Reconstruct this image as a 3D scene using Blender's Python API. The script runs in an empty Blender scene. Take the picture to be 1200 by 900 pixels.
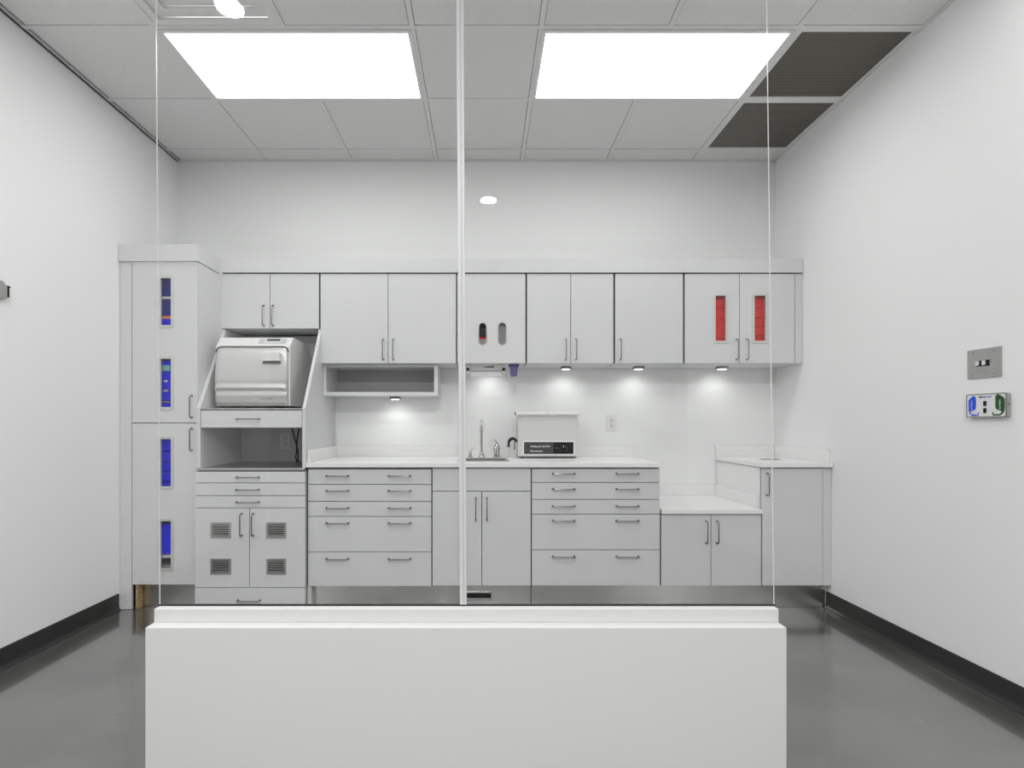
import bpy, bmesh, math, random
from mathutils import Vector, Matrix
random.seed(4)
C = bpy.context.scene
COL = C.collection
PI = math.pi

# ------------------------------------------------------------------ camera, world, exposure
F, CX, CY, EYE = 672.0, 567.0, 496.0, 1.115
cam_data = bpy.data.cameras.new('camera')
cam_data.sensor_width = 36.0
cam_data.lens = F / 1200 * 36
cam_data.shift_x = (600 - CX) / 1200
cam_data.shift_y = (CY - 450) / 1200
cam_data.clip_start = 0.02
cam = bpy.data.objects.new('camera', cam_data)
cam.location = (0, 0, EYE)
cam.rotation_euler = (PI / 2, 0, 0)
COL.objects.link(cam)
C.camera = cam

world = bpy.data.worlds.new('world')
C.world = world
world.use_nodes = True
world.node_tree.nodes['Background'].inputs[0].default_value = (0.97, 0.98, 1.0, 1)
world.node_tree.nodes['Background'].inputs[1].default_value = 0.1
C.view_settings.view_transform = 'Standard'
C.view_settings.look = 'None'
C.view_settings.gamma = 1
C.view_settings.exposure = 0.0
try:
    C.view_settings.use_curve_mapping = False
except Exception:
    pass
FRONT_L = 3.3        # radiance of the unseen side panels added in front of the glass
PANEL_L = 5.2        # radiance of the ceiling panels
SPOT_W = (14, 115)   # watts of the two downlights
DOWN_L = 30.0        # radiance of the downlights
PUCK_W = 0.19         # watts of each under-cabinet lamp


# ------------------------------------------------------------------ materials
def mat(name, color, rough=0.5, metal=0.0, spec=0.5, bump=0.0, bscale=60.0, var=0.0, vscale=3.0,
        aniso=None, emit=None, coat=0.0, ior=1.5):
    m = bpy.data.materials.new(name)
    m.use_nodes = True
    nt = m.node_tree
    b = nt.nodes['Principled BSDF']
    b.inputs['Base Color'].default_value = (*color, 1)
    b.inputs['Roughness'].default_value = rough
    b.inputs['Metallic'].default_value = metal
    b.inputs['Specular IOR Level'].default_value = spec
    b.inputs['IOR'].default_value = ior
    b.inputs['Coat Weight'].default_value = coat
    b.inputs['Coat Roughness'].default_value = 0.08
    tc = nt.nodes.new('ShaderNodeTexCoord')
    mp = nt.nodes.new('ShaderNodeMapping')
    nt.links.new(tc.outputs['Object'], mp.inputs[0])
    if aniso:
        mp.inputs['Scale'].default_value = aniso
    if bump:
        n = nt.nodes.new('ShaderNodeTexNoise')
        n.inputs['Scale'].default_value = bscale
        n.inputs['Detail'].default_value = 4
        nt.links.new(mp.outputs[0], n.inputs[0])
        bp = nt.nodes.new('ShaderNodeBump')
        bp.inputs['Strength'].default_value = bump
        bp.inputs['Distance'].default_value = 0.002
        nt.links.new(n.outputs[0], bp.inputs['Height'])
        nt.links.new(bp.outputs[0], b.inputs['Normal'])
    if var:
        n2 = nt.nodes.new('ShaderNodeTexNoise')
        n2.inputs['Scale'].default_value = vscale
        n2.inputs['Detail'].default_value = 6
        nt.links.new(mp.outputs[0], n2.inputs[0])
        r = nt.nodes.new('ShaderNodeMapRange')
        r.inputs['From Min'].default_value = 0.3
        r.inputs['From Max'].default_value = 0.7
        r.inputs['To Min'].default_value = 1 - var
        r.inputs['To Max'].default_value = 1 + var
        nt.links.new(n2.outputs[0], r.inputs[0])
        mx = nt.nodes.new('ShaderNodeVectorMath')
        mx.operation = 'SCALE'
        mx.inputs[0].default_value = color
        nt.links.new(r.outputs[0], mx.inputs['Scale'])
        nt.links.new(mx.outputs[0], b.inputs['Base Color'])
    if emit:
        b.inputs['Emission Color'].default_value = (1, 1, 1, 1)
        b.inputs['Emission Strength'].default_value = emit
    return m


M = {}
M['wall'] = mat('wall_paint', (0.88, 0.885, 0.88), 0.6, bump=0.08, bscale=180, spec=0.3)
M['rear'] = mat('unseen_wall_dark', (0.12, 0.12, 0.12), 0.7)
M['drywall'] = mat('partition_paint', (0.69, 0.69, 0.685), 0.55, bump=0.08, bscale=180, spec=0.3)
M['tile'] = mat('ceiling_tile', (0.82, 0.82, 0.81), 0.9, bump=0.5, bscale=350, var=0.03, vscale=60, spec=0.1)
M['tbar'] = mat('grid_paint', (0.80, 0.80, 0.79), 0.5)
M['lam'] = mat('white_laminate', (0.68, 0.685, 0.685), 0.5, var=0.012, vscale=4, spec=0.3)
M['lamg'] = mat('light_grey_enamel', (0.62, 0.62, 0.61), 0.45)
M['lam_in'] = mat('laminate_inside', (0.50, 0.50, 0.50), 0.5)
M['gap'] = mat('gap_shade', (0.06, 0.06, 0.06), 0.8)  # dark colour standing in for shade in joints and gaps
M['top'] = mat('white_worktop', (0.86, 0.86, 0.855), 0.28, var=0.015, vscale=25)
M['steel'] = mat('brushed_steel', (0.50, 0.50, 0.49), 0.32, 1.0, bump=0.15, bscale=40, aniso=(1, 1, 30))
M['wframe'] = mat('pale_metal_frame', (0.62, 0.63, 0.60), 0.35, 0.3)
M['kick'] = mat('steel_kick', (0.78, 0.77, 0.74), 0.27, 1.0, bump=0.12, bscale=8, var=0.15, vscale=2.5)
M['recess'] = mat('shaded_grey', (0.16, 0.16, 0.155), 0.5)
M['chrome'] = mat('chrome', (0.55, 0.55, 0.55), 0.09, 1.0)
M['handle'] = mat('satin_nickel', (0.28, 0.28, 0.28), 0.28, 1.0)
M['black'] = mat('black_plastic', (0.008, 0.008, 0.008), 0.45, spec=0.25)
M['dark'] = mat('dark_panel', (0.045, 0.045, 0.045), 0.45)
M['base'] = mat('charcoal_rubber', (0.026, 0.026, 0.025), 0.38, bump=0.1, bscale=30)
M['white'] = mat('white_plastic', (0.80, 0.80, 0.79), 0.35)
M['grey'] = mat('grey_plastic', (0.40, 0.40, 0.40), 0.45)
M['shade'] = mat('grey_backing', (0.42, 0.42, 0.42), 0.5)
M['wood'] = mat('raw_particle_board', (0.42, 0.30, 0.16), 0.8, var=0.3, vscale=80)
M['blue'] = mat('blue_plastic', (0.0005, 0.001, 1.0), 0.7, spec=0.05)
M['navy'] = mat('navy_plastic', (0.014, 0.014, 0.30), 0.6, spec=0.15)
M['red'] = mat('red_plastic', (0.98, 0.008, 0.008), 0.6, spec=0.15)
M['orange'] = mat('orange_card', (0.75, 0.25, 0.12), 0.6)
M['teal'] = mat('teal_wrap', (0.22, 0.52, 0.50), 0.5)
M['purple'] = mat('purple_plastic', (0.12, 0.09, 0.27), 0.45)
M['auto'] = mat('pearl_enamel', (0.60, 0.60, 0.585), 0.30, 0.35, bump=0.0)
M['autob'] = mat('white_enamel', (0.76, 0.76, 0.75), 0.35)
M['bluep'] = mat('blue_label', (0.01, 0.07, 0.75), 0.4)
M['greenp'] = mat('green_label', (0.005, 0.075, 0.012), 0.4)
M['ink'] = mat('navy_ink', (0.02, 0.03, 0.18), 0.5)
M['lamp'] = mat('lamp_glow', (1, 1, 1), 0.5, emit=PANEL_L)
M['lamp_added'] = mat('added_side_glow', (1, 1, 1), 0.5, emit=FRONT_L)
M['down'] = mat('downlight_glow', (1, 1, 1), 0.5, emit=DOWN_L)
M['puck'] = mat('puck_glow', (1, 1, 1), 0.5, emit=6)
M['strip'] = mat('frosted_strip', (0.62, 0.63, 0.63), 0.4)
M['gedge'] = mat('polished_glass_edge', (0.86, 0.88, 0.87), 0.15)
M['gasket'] = mat('black_gasket', (0.01, 0.01, 0.012), 0.5)
M['screen'] = mat('lcd_grey', (0.08, 0.085, 0.09), 0.25)


def glass_mat(name, tint, ior):
    m = bpy.data.materials.new(name)
    m.use_nodes = True
    nt = m.node_tree
    nt.nodes.remove(nt.nodes['Principled BSDF'])
    out = nt.nodes['Material Output']
    tr = nt.nodes.new('ShaderNodeBsdfTransparent')
    tr.inputs[0].default_value = (*tint, 1)
    gl = nt.nodes.new('ShaderNodeBsdfGlossy')
    gl.inputs['Roughness'].default_value = 0.0
    geo = nt.nodes.new('ShaderNodeNewGeometry')
    mr = nt.nodes.new('ShaderNodeMapRange')      # keeps the Fresnel term that of air to glass on both faces
    mr.inputs['To Min'].default_value = ior
    mr.inputs['To Max'].default_value = 1 / ior
    nt.links.new(geo.outputs['Backfacing'], mr.inputs[0])
    fr = nt.nodes.new('ShaderNodeFresnel')
    nt.links.new(mr.outputs[0], fr.inputs['IOR'])
    mix = nt.nodes.new('ShaderNodeMixShader')
    nt.links.new(fr.outputs[0], mix.inputs[0])
    nt.links.new(tr.outputs[0], mix.inputs[1])
    nt.links.new(gl.outputs[0], mix.inputs[2])
    nt.links.new(mix.outputs[0], out.inputs['Surface'])
    return m


M['glass'] = glass_mat('clear_glass', (0.995, 0.998, 0.996), 1.3)


def floor_mat():
    m = mat('polished_concrete', (0.09, 0.09, 0.09), 0.10, spec=0.9, ior=1.8, coat=1.0)
    nt = m.node_tree
    b = nt.nodes['Principled BSDF']
    tc = nt.nodes['Texture Coordinate']
    n = nt.nodes.new('ShaderNodeTexNoise')
    n.inputs['Scale'].default_value = 2.2
    n.inputs['Detail'].default_value = 9
    n.inputs['Roughness'].default_value = 0.62
    nt.links.new(tc.outputs['Object'], n.inputs[0])
    cr = nt.nodes.new('ShaderNodeValToRGB')
    cr.color_ramp.elements[0].position = 0.3
    cr.color_ramp.elements[0].color = (0.05, 0.048, 0.045, 1)
    cr.color_ramp.elements[1].position = 0.72
    cr.color_ramp.elements[1].color = (0.14, 0.138, 0.132, 1)
    nt.links.new(n.outputs[0], cr.inputs[0])
    nt.links.new(cr.outputs[0], b.inputs['Base Color'])
    n2 = nt.nodes.new('ShaderNodeTexNoise')
    n2.inputs['Scale'].default_value = 9
    n2.inputs['Detail'].default_value = 8
    nt.links.new(tc.outputs['Object'], n2.inputs[0])
    mr = nt.nodes.new('ShaderNodeMapRange')
    mr.inputs['To Min'].default_value = 0.12
    mr.inputs['To Max'].default_value = 0.34
    nt.links.new(n2.outputs[0], mr.inputs[0])
    nt.links.new(mr.outputs[0], b.inputs['Roughness'])
    bp = nt.nodes.new('ShaderNodeBump')
    bp.inputs['Strength'].default_value = 0.12
    bp.inputs['Distance'].default_value = 0.002
    nt.links.new(n2.outputs[0], bp.inputs['Height'])
    nt.links.new(bp.outputs[0], b.inputs['Normal'])
    return m


M['floor'] = floor_mat()


def perforated_mat():
    m = mat('perforated_metal', (0.2, 0.19, 0.17), 0.45, 0.3)
    nt = m.node_tree
    b = nt.nodes['Principled BSDF']
    tc = nt.nodes['Texture Coordinate']
    mp = nt.nodes.new('ShaderNodeMapping')
    mp.inputs['Scale'].default_value = (95, 95, 0.0)
    nt.links.new(tc.outputs['Object'], mp.inputs[0])
    fr = nt.nodes.new('ShaderNodeVectorMath')
    fr.operation = 'FRACTION'
    nt.links.new(mp.outputs[0], fr.inputs[0])
    sb = nt.nodes.new('ShaderNodeVectorMath')
    sb.operation = 'SUBTRACT'
    sb.inputs[1].default_value = (0.5, 0.5, 0)
    nt.links.new(fr.outputs[0], sb.inputs[0])
    ln = nt.nodes.new('ShaderNodeVectorMath')
    ln.operation = 'LENGTH'
    nt.links.new(sb.outputs[0], ln.inputs[0])
    st = nt.nodes.new('ShaderNodeMath')
    st.operation = 'GREATER_THAN'
    st.inputs[1].default_value = 0.44
    nt.links.new(ln.outputs['Value'], st.inputs[0])
    ns = nt.nodes.new('ShaderNodeTexNoise')
    ns.inputs['Scale'].default_value = 6
    nt.links.new(tc.outputs['Object'], ns.inputs[0])
    mx = nt.nodes.new('ShaderNodeMix')
    mx.data_type = 'RGBA'
    mx.inputs['A'].default_value = (0.015, 0.014, 0.011, 1)
    mx.inputs['B'].default_value = (0.27, 0.245, 0.20, 1)
    nt.links.new(st.outputs[0], mx.inputs['Factor'])
    nt.links.new(mx.outputs['Result'], b.inputs['Base Color'])
    return m


M['perf'] = perforated_mat()

# ------------------------------------------------------------------ mesh helpers
ORG = {}


def wx(px, Y): return (px - CX) * Y / F
def wz(py, Y): return EYE - (py - CY) * Y / F


def root_of(o):
    while o.parent is not None:
        o = o.parent
    return o


def box(bm, x0, x1, y0, y1, z0, z1, mi=0):
    vs = [bm.verts.new(p) for p in ((x0, y0, z0), (x1, y0, z0), (x1, y1, z0), (x0, y1, z0),
                                    (x0, y0, z1), (x1, y0, z1), (x1, y1, z1), (x0, y1, z1))]
    for q in ((0, 3, 2, 1), (4, 5, 6, 7), (0, 1, 5, 4), (1, 2, 6, 5), (2, 3, 7, 6), (3, 0, 4, 7)):
        f = bm.faces.new([vs[i] for i in q])
        f.material_index = mi
    return vs


def B(*boxes):
    bm = bmesh.new()
    for b in boxes:
        box(bm, *b)
    return bm


def plate(x0, x1, z0, z1, y0, y1, holes=(), axis='y'):
    """A slab in x-z, thick along y (or in x-y, thick along z for axis 'z'), with rectangular holes."""
    bm = bmesh.new()
    xs = sorted({x0, x1, *[h[0] for h in holes], *[h[1] for h in holes]})
    zs = sorted({z0, z1, *[h[2] for h in holes], *[h[3] for h in holes]})

    def solid(i, j):
        if i < 0 or j < 0 or i >= len(xs) - 1 or j >= len(zs) - 1:
            return False
        cx, cz = (xs[i] + xs[i + 1]) / 2, (zs[j] + zs[j + 1]) / 2
        return not any(h[0] < cx < h[1] and h[2] < cz < h[3] for h in holes)
    V = {}

    def v(i, j, k):
        if (i, j, k) not in V:
            p = (xs[i], (y0, y1)[k], zs[j]) if axis == 'y' else (xs[i], zs[j], (y0, y1)[k])
            V[(i, j, k)] = bm.verts.new(p)
        return V[(i, j, k)]
    for i in range(len(xs) - 1):
        for j in range(len(zs) - 1):
            if not solid(i, j):
                continue
            bm.faces.new((v(i, j, 0), v(i + 1, j, 0), v(i + 1, j + 1, 0), v(i, j + 1, 0)))
            bm.faces.new((v(i, j, 1), v(i, j + 1, 1), v(i + 1, j + 1, 1), v(i + 1, j, 1)))
            for (di, dj, a, b) in ((-1, 0, (i, j), (i, j + 1)), (1, 0, (i + 1, j + 1), (i + 1, j)),
                                   (0, -1, (i + 1, j), (i, j)), (0, 1, (i, j + 1), (i + 1, j + 1))):
                if not solid(i + di, j + dj):
                    bm.faces.new((v(*a, 0), v(*b, 0), v(*b, 1), v(*a, 1)))
    bmesh.ops.recalc_face_normals(bm, faces=bm.faces)
    return bm


def prism(bm, pts, a0, a1, axis='x', mi=0):
    """Polygon pts extruded along an axis: axis x -> pts are (y,z); y -> (x,z); z -> (x,y)."""
    def P(p, a):
        return {'x': (a, p[0], p[1]), 'y': (p[0], a, p[1]), 'z': (p[0], p[1], a)}[axis]
    A = [bm.verts.new(P(p, a0)) for p in pts]
    Bv = [bm.verts.new(P(p, a1)) for p in pts]
    n = len(pts)
    fs = [bm.faces.new(A), bm.faces.new(Bv[::-1])]
    for i in range(n):
        fs.append(bm.faces.new((A[i], Bv[i], Bv[(i + 1) % n], A[(i + 1) % n])))
    for f in fs:
        f.material_index = mi
    bmesh.ops.recalc_face_normals(bm, faces=fs)
    return bm


def tube(bm, pts, r, n=8, caps=True):
    pts = [Vector(p) for p in pts]
    rr = r if isinstance(r, (list, tuple)) else [r] * len(pts)
    rings = []
    up = None
    for i, p in enumerate(pts):
        t = (pts[min(i + 1, len(pts) - 1)] - pts[max(i - 1, 0)]).normalized()
        if up is None:
            up = t.orthogonal().normalized()
        up = (up - t * up.dot(t)).normalized()
        s = t.cross(up)
        rings.append([bm.verts.new(p + (up * math.cos(2 * PI * k / n) + s * math.sin(2 * PI * k / n)) * rr[i]) for k in range(n)])
    fs = []
    for a, b in zip(rings, rings[1:]):
        for k in range(n):
            fs.append(bm.faces.new((a[k], a[(k + 1) % n], b[(k + 1) % n], b[k])))
    if caps:
        fs.append(bm.faces.new(rings[0][::-1]))
        fs.append(bm.faces.new(rings[-1]))
    bmesh.ops.recalc_face_normals(bm, faces=fs)
    return bm


def cyl(bm, c, r, h, axis='z', n=20, r2=None):
    c = Vector(c)
    d = {'x': Vector((1, 0, 0)), 'y': Vector((0, 1, 0)), 'z': Vector((0, 0, 1))}[axis]
    return tube(bm, [c, c + d * h], [r, r if r2 is None else r2], n)


def lathe(bm, c, prof, n=24):
    """prof: (r, z) pairs about a vertical axis at c."""
    rings = []
    for r, z in prof:
        rings.append([bm.verts.new((c[0] + r * math.cos(2 * PI * k / n), c[1] + r * math.sin(2 * PI * k / n), c[2] + z)) for k in range(n)])
    fs = []
    for a, b in zip(rings, rings[1:]):
        for k in range(n):
            fs.append(bm.faces.new((a[k], a[(k + 1) % n], b[(k + 1) % n], b[k])))
    fs.append(bm.faces.new(rings[0][::-1]))
    fs.append(bm.faces.new(rings[-1]))
    bmesh.ops.recalc_face_normals(bm, faces=fs)
    return bm


def rrect(x0, x1, z0, z1, r, n=5):
    pts = []
    for cx, cz, a0 in ((x1 - r, z1 - r, 0), (x0 + r, z1 - r, 90), (x0 + r, z0 + r, 180), (x1 - r, z0 + r, 270)):
        for k in range(n + 1):
            a = math.radians(a0 + 90 * k / n)
            pts.append((cx + r * math.cos(a), cz + r * math.sin(a)))
    return pts


def ring_y(bm, outer, inner, y0, y1):
    """A frame between two loops of equal length in x-z, thick along y."""
    n = len(outer)
    oa = [bm.verts.new((p[0], y0, p[1])) for p in outer]
    ia = [bm.verts.new((p[0], y0, p[1])) for p in inner]
    ob = [bm.verts.new((p[0], y1, p[1])) for p in outer]
    ib = [bm.verts.new((p[0], y1, p[1])) for p in inner]
    fs = []
    for k in range(n):
        j = (k + 1) % n
        fs += [bm.faces.new((oa[k], oa[j], ia[j], ia[k])), bm.faces.new((ob[j], ob[k], ib[k], ib[j])),
               bm.faces.new((oa[j], oa[k], ob[k], ob[j])), bm.faces.new((ia[k], ia[j], ib[j], ib[k]))]
    bmesh.ops.recalc_face_normals(bm, faces=fs)
    return bm


def smooth_mesh(me, ang=35):
    for p in me.polygons:
        p.use_smooth = True
    try:
        me.set_sharp_from_angle(angle=math.radians(ang))
    except Exception:
        pass


def obj(name, bm, m, parent=None, local=False, bevel=0.0, smooth=False, loc=None, kind=None):
    if not local:
        off = None
        if parent is not None:
            off = ORG.get(root_of(parent).name)
        elif loc is not None:
            off = loc
        if off is not None:
            bmesh.ops.translate(bm, verts=bm.verts, vec=-Vector(off))
    me = bpy.data.meshes.new(name)
    bm.to_mesh(me)
    bm.free()
    for k in (m if isinstance(m, (list, tuple)) else [m]):
        me.materials.append(k)
    if smooth:
        smooth_mesh(me)
    o = bpy.data.objects.new(name, me)
    COL.objects.link(o)
    o.parent = parent
    if parent is None and loc is not None:
        o.location = loc
        ORG[o.name] = loc
    if bevel:
        md = o.modifiers.new('bevel', 'BEVEL')
        md.width = bevel
        md.segments = 2
        md.limit_method = 'ANGLE'
        md.angle_limit = math.radians(40)
    if kind:
        o['kind'] = kind
    return o


def tag(o, label, cat, group=None):
    o['label'] = label
    o['category'] = cat
    if group:
        o['group'] = group
    return o


def thing(name, label, cat, loc=(0, 0, 0), rotz=0.0, group=None):
    o = bpy.data.objects.new(name, None)
    o.empty_display_size = 0.05
    COL.objects.link(o)
    o.location = loc
    o.rotation_euler = (0, 0, rotz)
    ORG[o.name] = tuple(loc)
    return tag(o, label, cat, group)


def copy_tree(o, parent=None, loc=None):
    c = o.copy()
    COL.objects.link(c)
    c.parent = parent
    if loc is not None:
        c.location = loc
    for ch in list(o.children):
        copy_tree(ch, c)
    return c


# ------------------------------------------------------------------ the room
XL, XR, YB, YF, H = -2.18, 2.075, 4.08, -2.17, 2.98


def struct(name, bm, m, parent=None, **k):
    o = obj(name, bm, m, parent, **k)
    if parent is None:
        o['kind'] = 'structure'
    return o


struct('floor', B((XL - .1, XR + .1, YF - .1, YB + .1, -.1, 0)), M['floor'])
struct('wall_back', B((XL - .1, XR + .1, YB, YB + .1, 0, H + .15)), M['wall'])
struct('wall_left', B((XL - .1, XL, YF, YB, 0, H + .15)), M['wall'])
struct('wall_right', B((XR, XR + .1, YF, YB, 0, H + .15)), M['wall'])
struct('wall_front', B((XL - .1, XR + .1, YF - .1, YF, 0, H + .15)), M['rear'])  # unseen wall, made dark to weaken its reflection in the glass
ceiling = struct('ceiling', B((XL, XR, YF, YB, H + .10, H + .15)), M['shade'])

XG = [XL] + [0.27 + 0.607 * k for k in range(-4, 3)] + [XR]
YG = [YB] + [3.908 - 0.605 * k for k in range(0, 11)]
YG = [y for y in YG if y > YF + .03] + [YF]
LIGHT_CELLS = {}   # (col,row) cells taken by fixtures


def cell_of(x, y):
    i = max(k for k in range(len(XG) - 1) if XG[k] <= x)
    j = max(k for k in range(len(YG) - 1) if YG[k] >= y)
    return i, j


DOWN = [(-1.14, 1.105), (0.04, -1.12)]
taken = set()
for (x, y) in ((-1.2, 3.0), (-.6, 3.0), (.6, 3.0), (1.2, 3.0), (1.7, 3.0), (1.7, 3.6), (-1.3, 2.4),
               (-1.9, 1.7), (-1.9, 1.2), (1.7, 1.7), (1.7, 1.2)):
    taken.add(cell_of(x, y))
down_cells = {cell_of(*d): d for d in DOWN}
G = 0.0135
tile_mesh = {}
for i in range(len(XG) - 1):
    for j in range(len(YG) - 1):
        if (i, j) in taken:
            continue
        w, d = XG[i + 1] - XG[i], YG[j] - YG[j + 1]
        if w < .04:
            G2 = .002
        else:
            G2 = G
        key = (round(w, 3), round(d, 3), (i, j) if (i, j) in down_cells else 0)
        if key not in tile_mesh:
            if (i, j) in down_cells:
                dx, dy = down_cells[(i, j)]
                ox, oy = dx - XG[i], dy - YG[j + 1]
                q = .066
                bm = plate(G2, w - G2, G2, d - G2, 0, .014, [(ox - q, ox + q, oy - q, oy + q)], axis='z')
            else:
                bm = B((G2 + .0012, w - G2 - .0012, G2 + .0012, d - G2 - .0012, 0, .014))
            me = bpy.data.meshes.new('ceiling_tile')
            bm.to_mesh(me)
            bm.free()
            me.materials.append(M['tile'])
            tile_mesh[key] = me
        o = bpy.data.objects.new('ceiling_tile', tile_mesh[key])
        o.location = (XG[i], YG[j + 1], H)
        o.parent = ceiling
        COL.objects.link(o)
for x in XG[1:-1]:
    if x - XL < .04:
        continue
    segs = [(YF, YB)]
    for (a, b) in ((2.698, 3.303),):
        if abs(x + .944) < .01 or abs(x - .877) < .01:      # inside the 2x4 lights the bar is interrupted
            segs = [(YF, a), (b, YB)]
    bm = B(*[(x - .012, x + .012, a, b, H - .004, H + .03) for a, b in segs])
    obj('grid_bar', bm, M['tbar'], ceiling, bevel=.0012)
for y in YG[1:-1]:
    if abs(y - 1.488) < .01:      # the added side lights run over this line
        bm = B((XL + .63, 1.484, y - .012, y + .012, H - .0035, H + .03))
    else:
        bm = B((XL, XR, y - .012, y + .012, H - .0035, H + .03))
    obj('grid_bar', bm, M['tbar'], ceiling, bevel=.0012)
for n, bm in enumerate((B((XL, XL + .009, YF, YB, H - .006, H - .002)), B((XR - .018, XR, YF, YB, H - .006, H - .002)),
                        B((XL, XR, YB - .018, YB, H - .006, H - .002)), B((XL, XR, YF, YF + .018, H - .006, H - .002)))):
    struct('trim_%d' % (n + 1), bm, M['gap'] if n == 0 else M['tbar'])  # the first is a dark strip painted as the wall-angle shadow line


def baseboard(name, x0, y0, y1, side):
    """Rubber cove base with a toe that flares out on the floor."""
    s = side
    prof = [(x0, 0.0), (x0 + s * .016, 0.0), (x0 + s * .015, .005), (x0 + s * .008, .014), (x0 + s * .005, .026),
            (x0 + s * .005, .096), (x0 + s * .003, .100), (x0, .100)]
    bm = bmesh.new()
    prism(bm, prof, y0, y1, 'y')
    return struct(name, bm, M['base'])


baseboard('baseboard_left', XL, YF, 3.42, 1)
baseboard('baseboard_right', XR, YF, 3.47, -1)

# low partition wall that carries the glass
YW = 1.753
PX0, PX1 = -1.0355, .926
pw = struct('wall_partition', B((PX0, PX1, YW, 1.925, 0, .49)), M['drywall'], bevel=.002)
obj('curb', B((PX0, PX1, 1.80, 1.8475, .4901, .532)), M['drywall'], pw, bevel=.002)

# ------------------------------------------------------------------ glass partition
gp = thing('glass_partition', 'tall frameless clear glass screen of two panes standing on the low white wall', 'glass screen', (0, 1.84, .532))


def pane(xb0, xb1, xt0, xt1):
    bm = bmesh.new()
    y0, y1 = 1.835, 1.842
    z0, z1 = .533, H - .007
    vs = [bm.verts.new(p) for p in ((xb0, y0, z0), (xb1, y0, z0), (xb1, y1, z0), (xb0, y1, z0),
                                    (xt0, y0, z1), (xt1, y0, z1), (xt1, y1, z1), (xt0, y1, z1))]
    for q, mi in (((0, 3, 2, 1), 1), ((4, 5, 6, 7), 1), ((0, 1, 5, 4), 0), ((1, 2, 6, 5), 1), ((2, 3, 7, 6), 0), ((3, 0, 4, 7), 1)):
        f = bm.faces.new([vs[i] for i in q])
        f.material_index = mi
    return bm


def lean(px_bot, px_top):
    """x at the foot (picture row 708) and at the ceiling for an edge seen at px_bot and px_top (row 0)."""
    zb, zt = wz(708, 1.84), wz(0, 1.84)
    a, b = wx(px_bot, 1.835), wx(px_top, 1.835)
    k = (b - a) / (zt - zb)
    return a + k * (.533 - zb), a + k * (H - zb)


e0, e1, e2, e3 = lean(186.6, 182.3), lean(539.0, 535.0), lean(547.0, 543.2), lean(907.6, 899.0)
obj('glass_pane', pane(e0[0], e1[0] + .004, e0[1], e1[1] + .004), [M['glass'], M['gedge']], gp)
obj('glass_pane', pane(e2[0] - .004, e3[0], e2[1] - .004, e3[1]), [M['glass'], M['gedge']], gp)


def strip(f0, f1, y0, y1):
    """f0, f1: fractions of the joint's width."""
    bm = bmesh.new()
    lb = [e1[0] + (e2[0] - e1[0]) * f for f in (f0, f1)]
    lt = [e1[1] + (e2[1] - e1[1]) * f for f in (f0, f1)]
    z0, z1 = .534, H - .008
    vs = [bm.verts.new(p) for p in ((lb[0], y0, z0), (lb[1], y0, z0), (lb[1], y1, z0), (lb[0], y1, z0),
                                    (lt[0], y0, z1), (lt[1], y0, z1), (lt[1], y1, z1), (lt[0], y1, z1))]
    for q in ((0, 3, 2, 1), (4, 5, 6, 7), (0, 1, 5, 4), (1, 2, 6, 5), (2, 3, 7, 6), (3, 0, 4, 7)):
        bm.faces.new([vs[i] for i in q])
    return bm


js = obj('joint_strip', strip(0, .5, 1.830, 1.8345), M['strip'], gp, bevel=.0008)
js['label'] = 'white joint strip between the two panes'
obj('joint_strip', strip(.62, 1, 1.830, 1.8345), M['strip'], gp, bevel=.0008)
obj('joint_seal', strip(.42, .70, 1.8330, 1.8425), M['strip'], gp)
obj('gasket', B((e0[0], e3[0], 1.8285, 1.8345, .5322, .5362), (e0[0], e3[0], 1.8425, 1.847, .5322, .5335)), M['gasket'], gp)

# ------------------------------------------------------------------ ceiling fixtures


def troffer(label, x0, x1, y0, y1, group, glow='lamp'):
    t = thing('ceiling_light', label, 'ceiling light', ((x0 + x1) / 2, (y0 + y1) / 2, H), group=group)
    a = .016
    obj('frame', plate(x0 + .006, x1 - .006, y0 + .006, y1 - .006, H - .008, H + .05, [(x0 + .026, x1 - .026, y0 + .026, y1 - .026)], axis='z'), M['white'], t)
    obj('diffuser', B((x0 + .026, x1 - .026, y0 + .026, y1 - .026, H + .001, H + .012)), M[glow], t)
    return t


troffer('lit rectangular ceiling panel beside the square air diffuser', -1.551, -.337, 2.706, 3.303, 'large lit ceiling panels')
troffer('lit rectangular ceiling panel beside the dark perforated grilles', .27, 1.484, 2.706, 3.303, 'large lit ceiling panels')
troffer('added unseen lit ceiling panel in front of the glass screen, over the wall bracket', XL + .012, -1.551, .883, 2.093, 'added unseen ceiling panels over the viewer', 'lamp_added')  # this and the next: added out of view to light the front area
troffer('added unseen lit ceiling panel in front of the glass screen, over the switch plate', 1.484, XR - .012, .883, 2.093, 'added unseen ceiling panels over the viewer', 'lamp_added')

for (y0, y1, lab) in ((2.698, 3.303, 'dark perforated ceiling grille level with the lit panels'),
                      (3.303, 3.908, 'dark perforated ceiling grille nearest the back wall')):
    t = thing('return_grille', lab, 'ceiling grille', (1.78, (y0 + y1) / 2, H), group='dark perforated ceiling grilles')
    x0, x1 = 1.484, XR - .02
    obj('frame', plate(x0 + .012, x1, y0 + .012, y1 - .012, H - .003, H + .02, [(x0 + .03, x1 - .014, y0 + .03, y1 - .03)], axis='z'), M['tbar'], t)
    obj('perforated_panel', B((x0 + .03, x1 - .014, y0 + .03, y1 - .03, H + .002, H + .006)), M['perf'], t)

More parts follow.
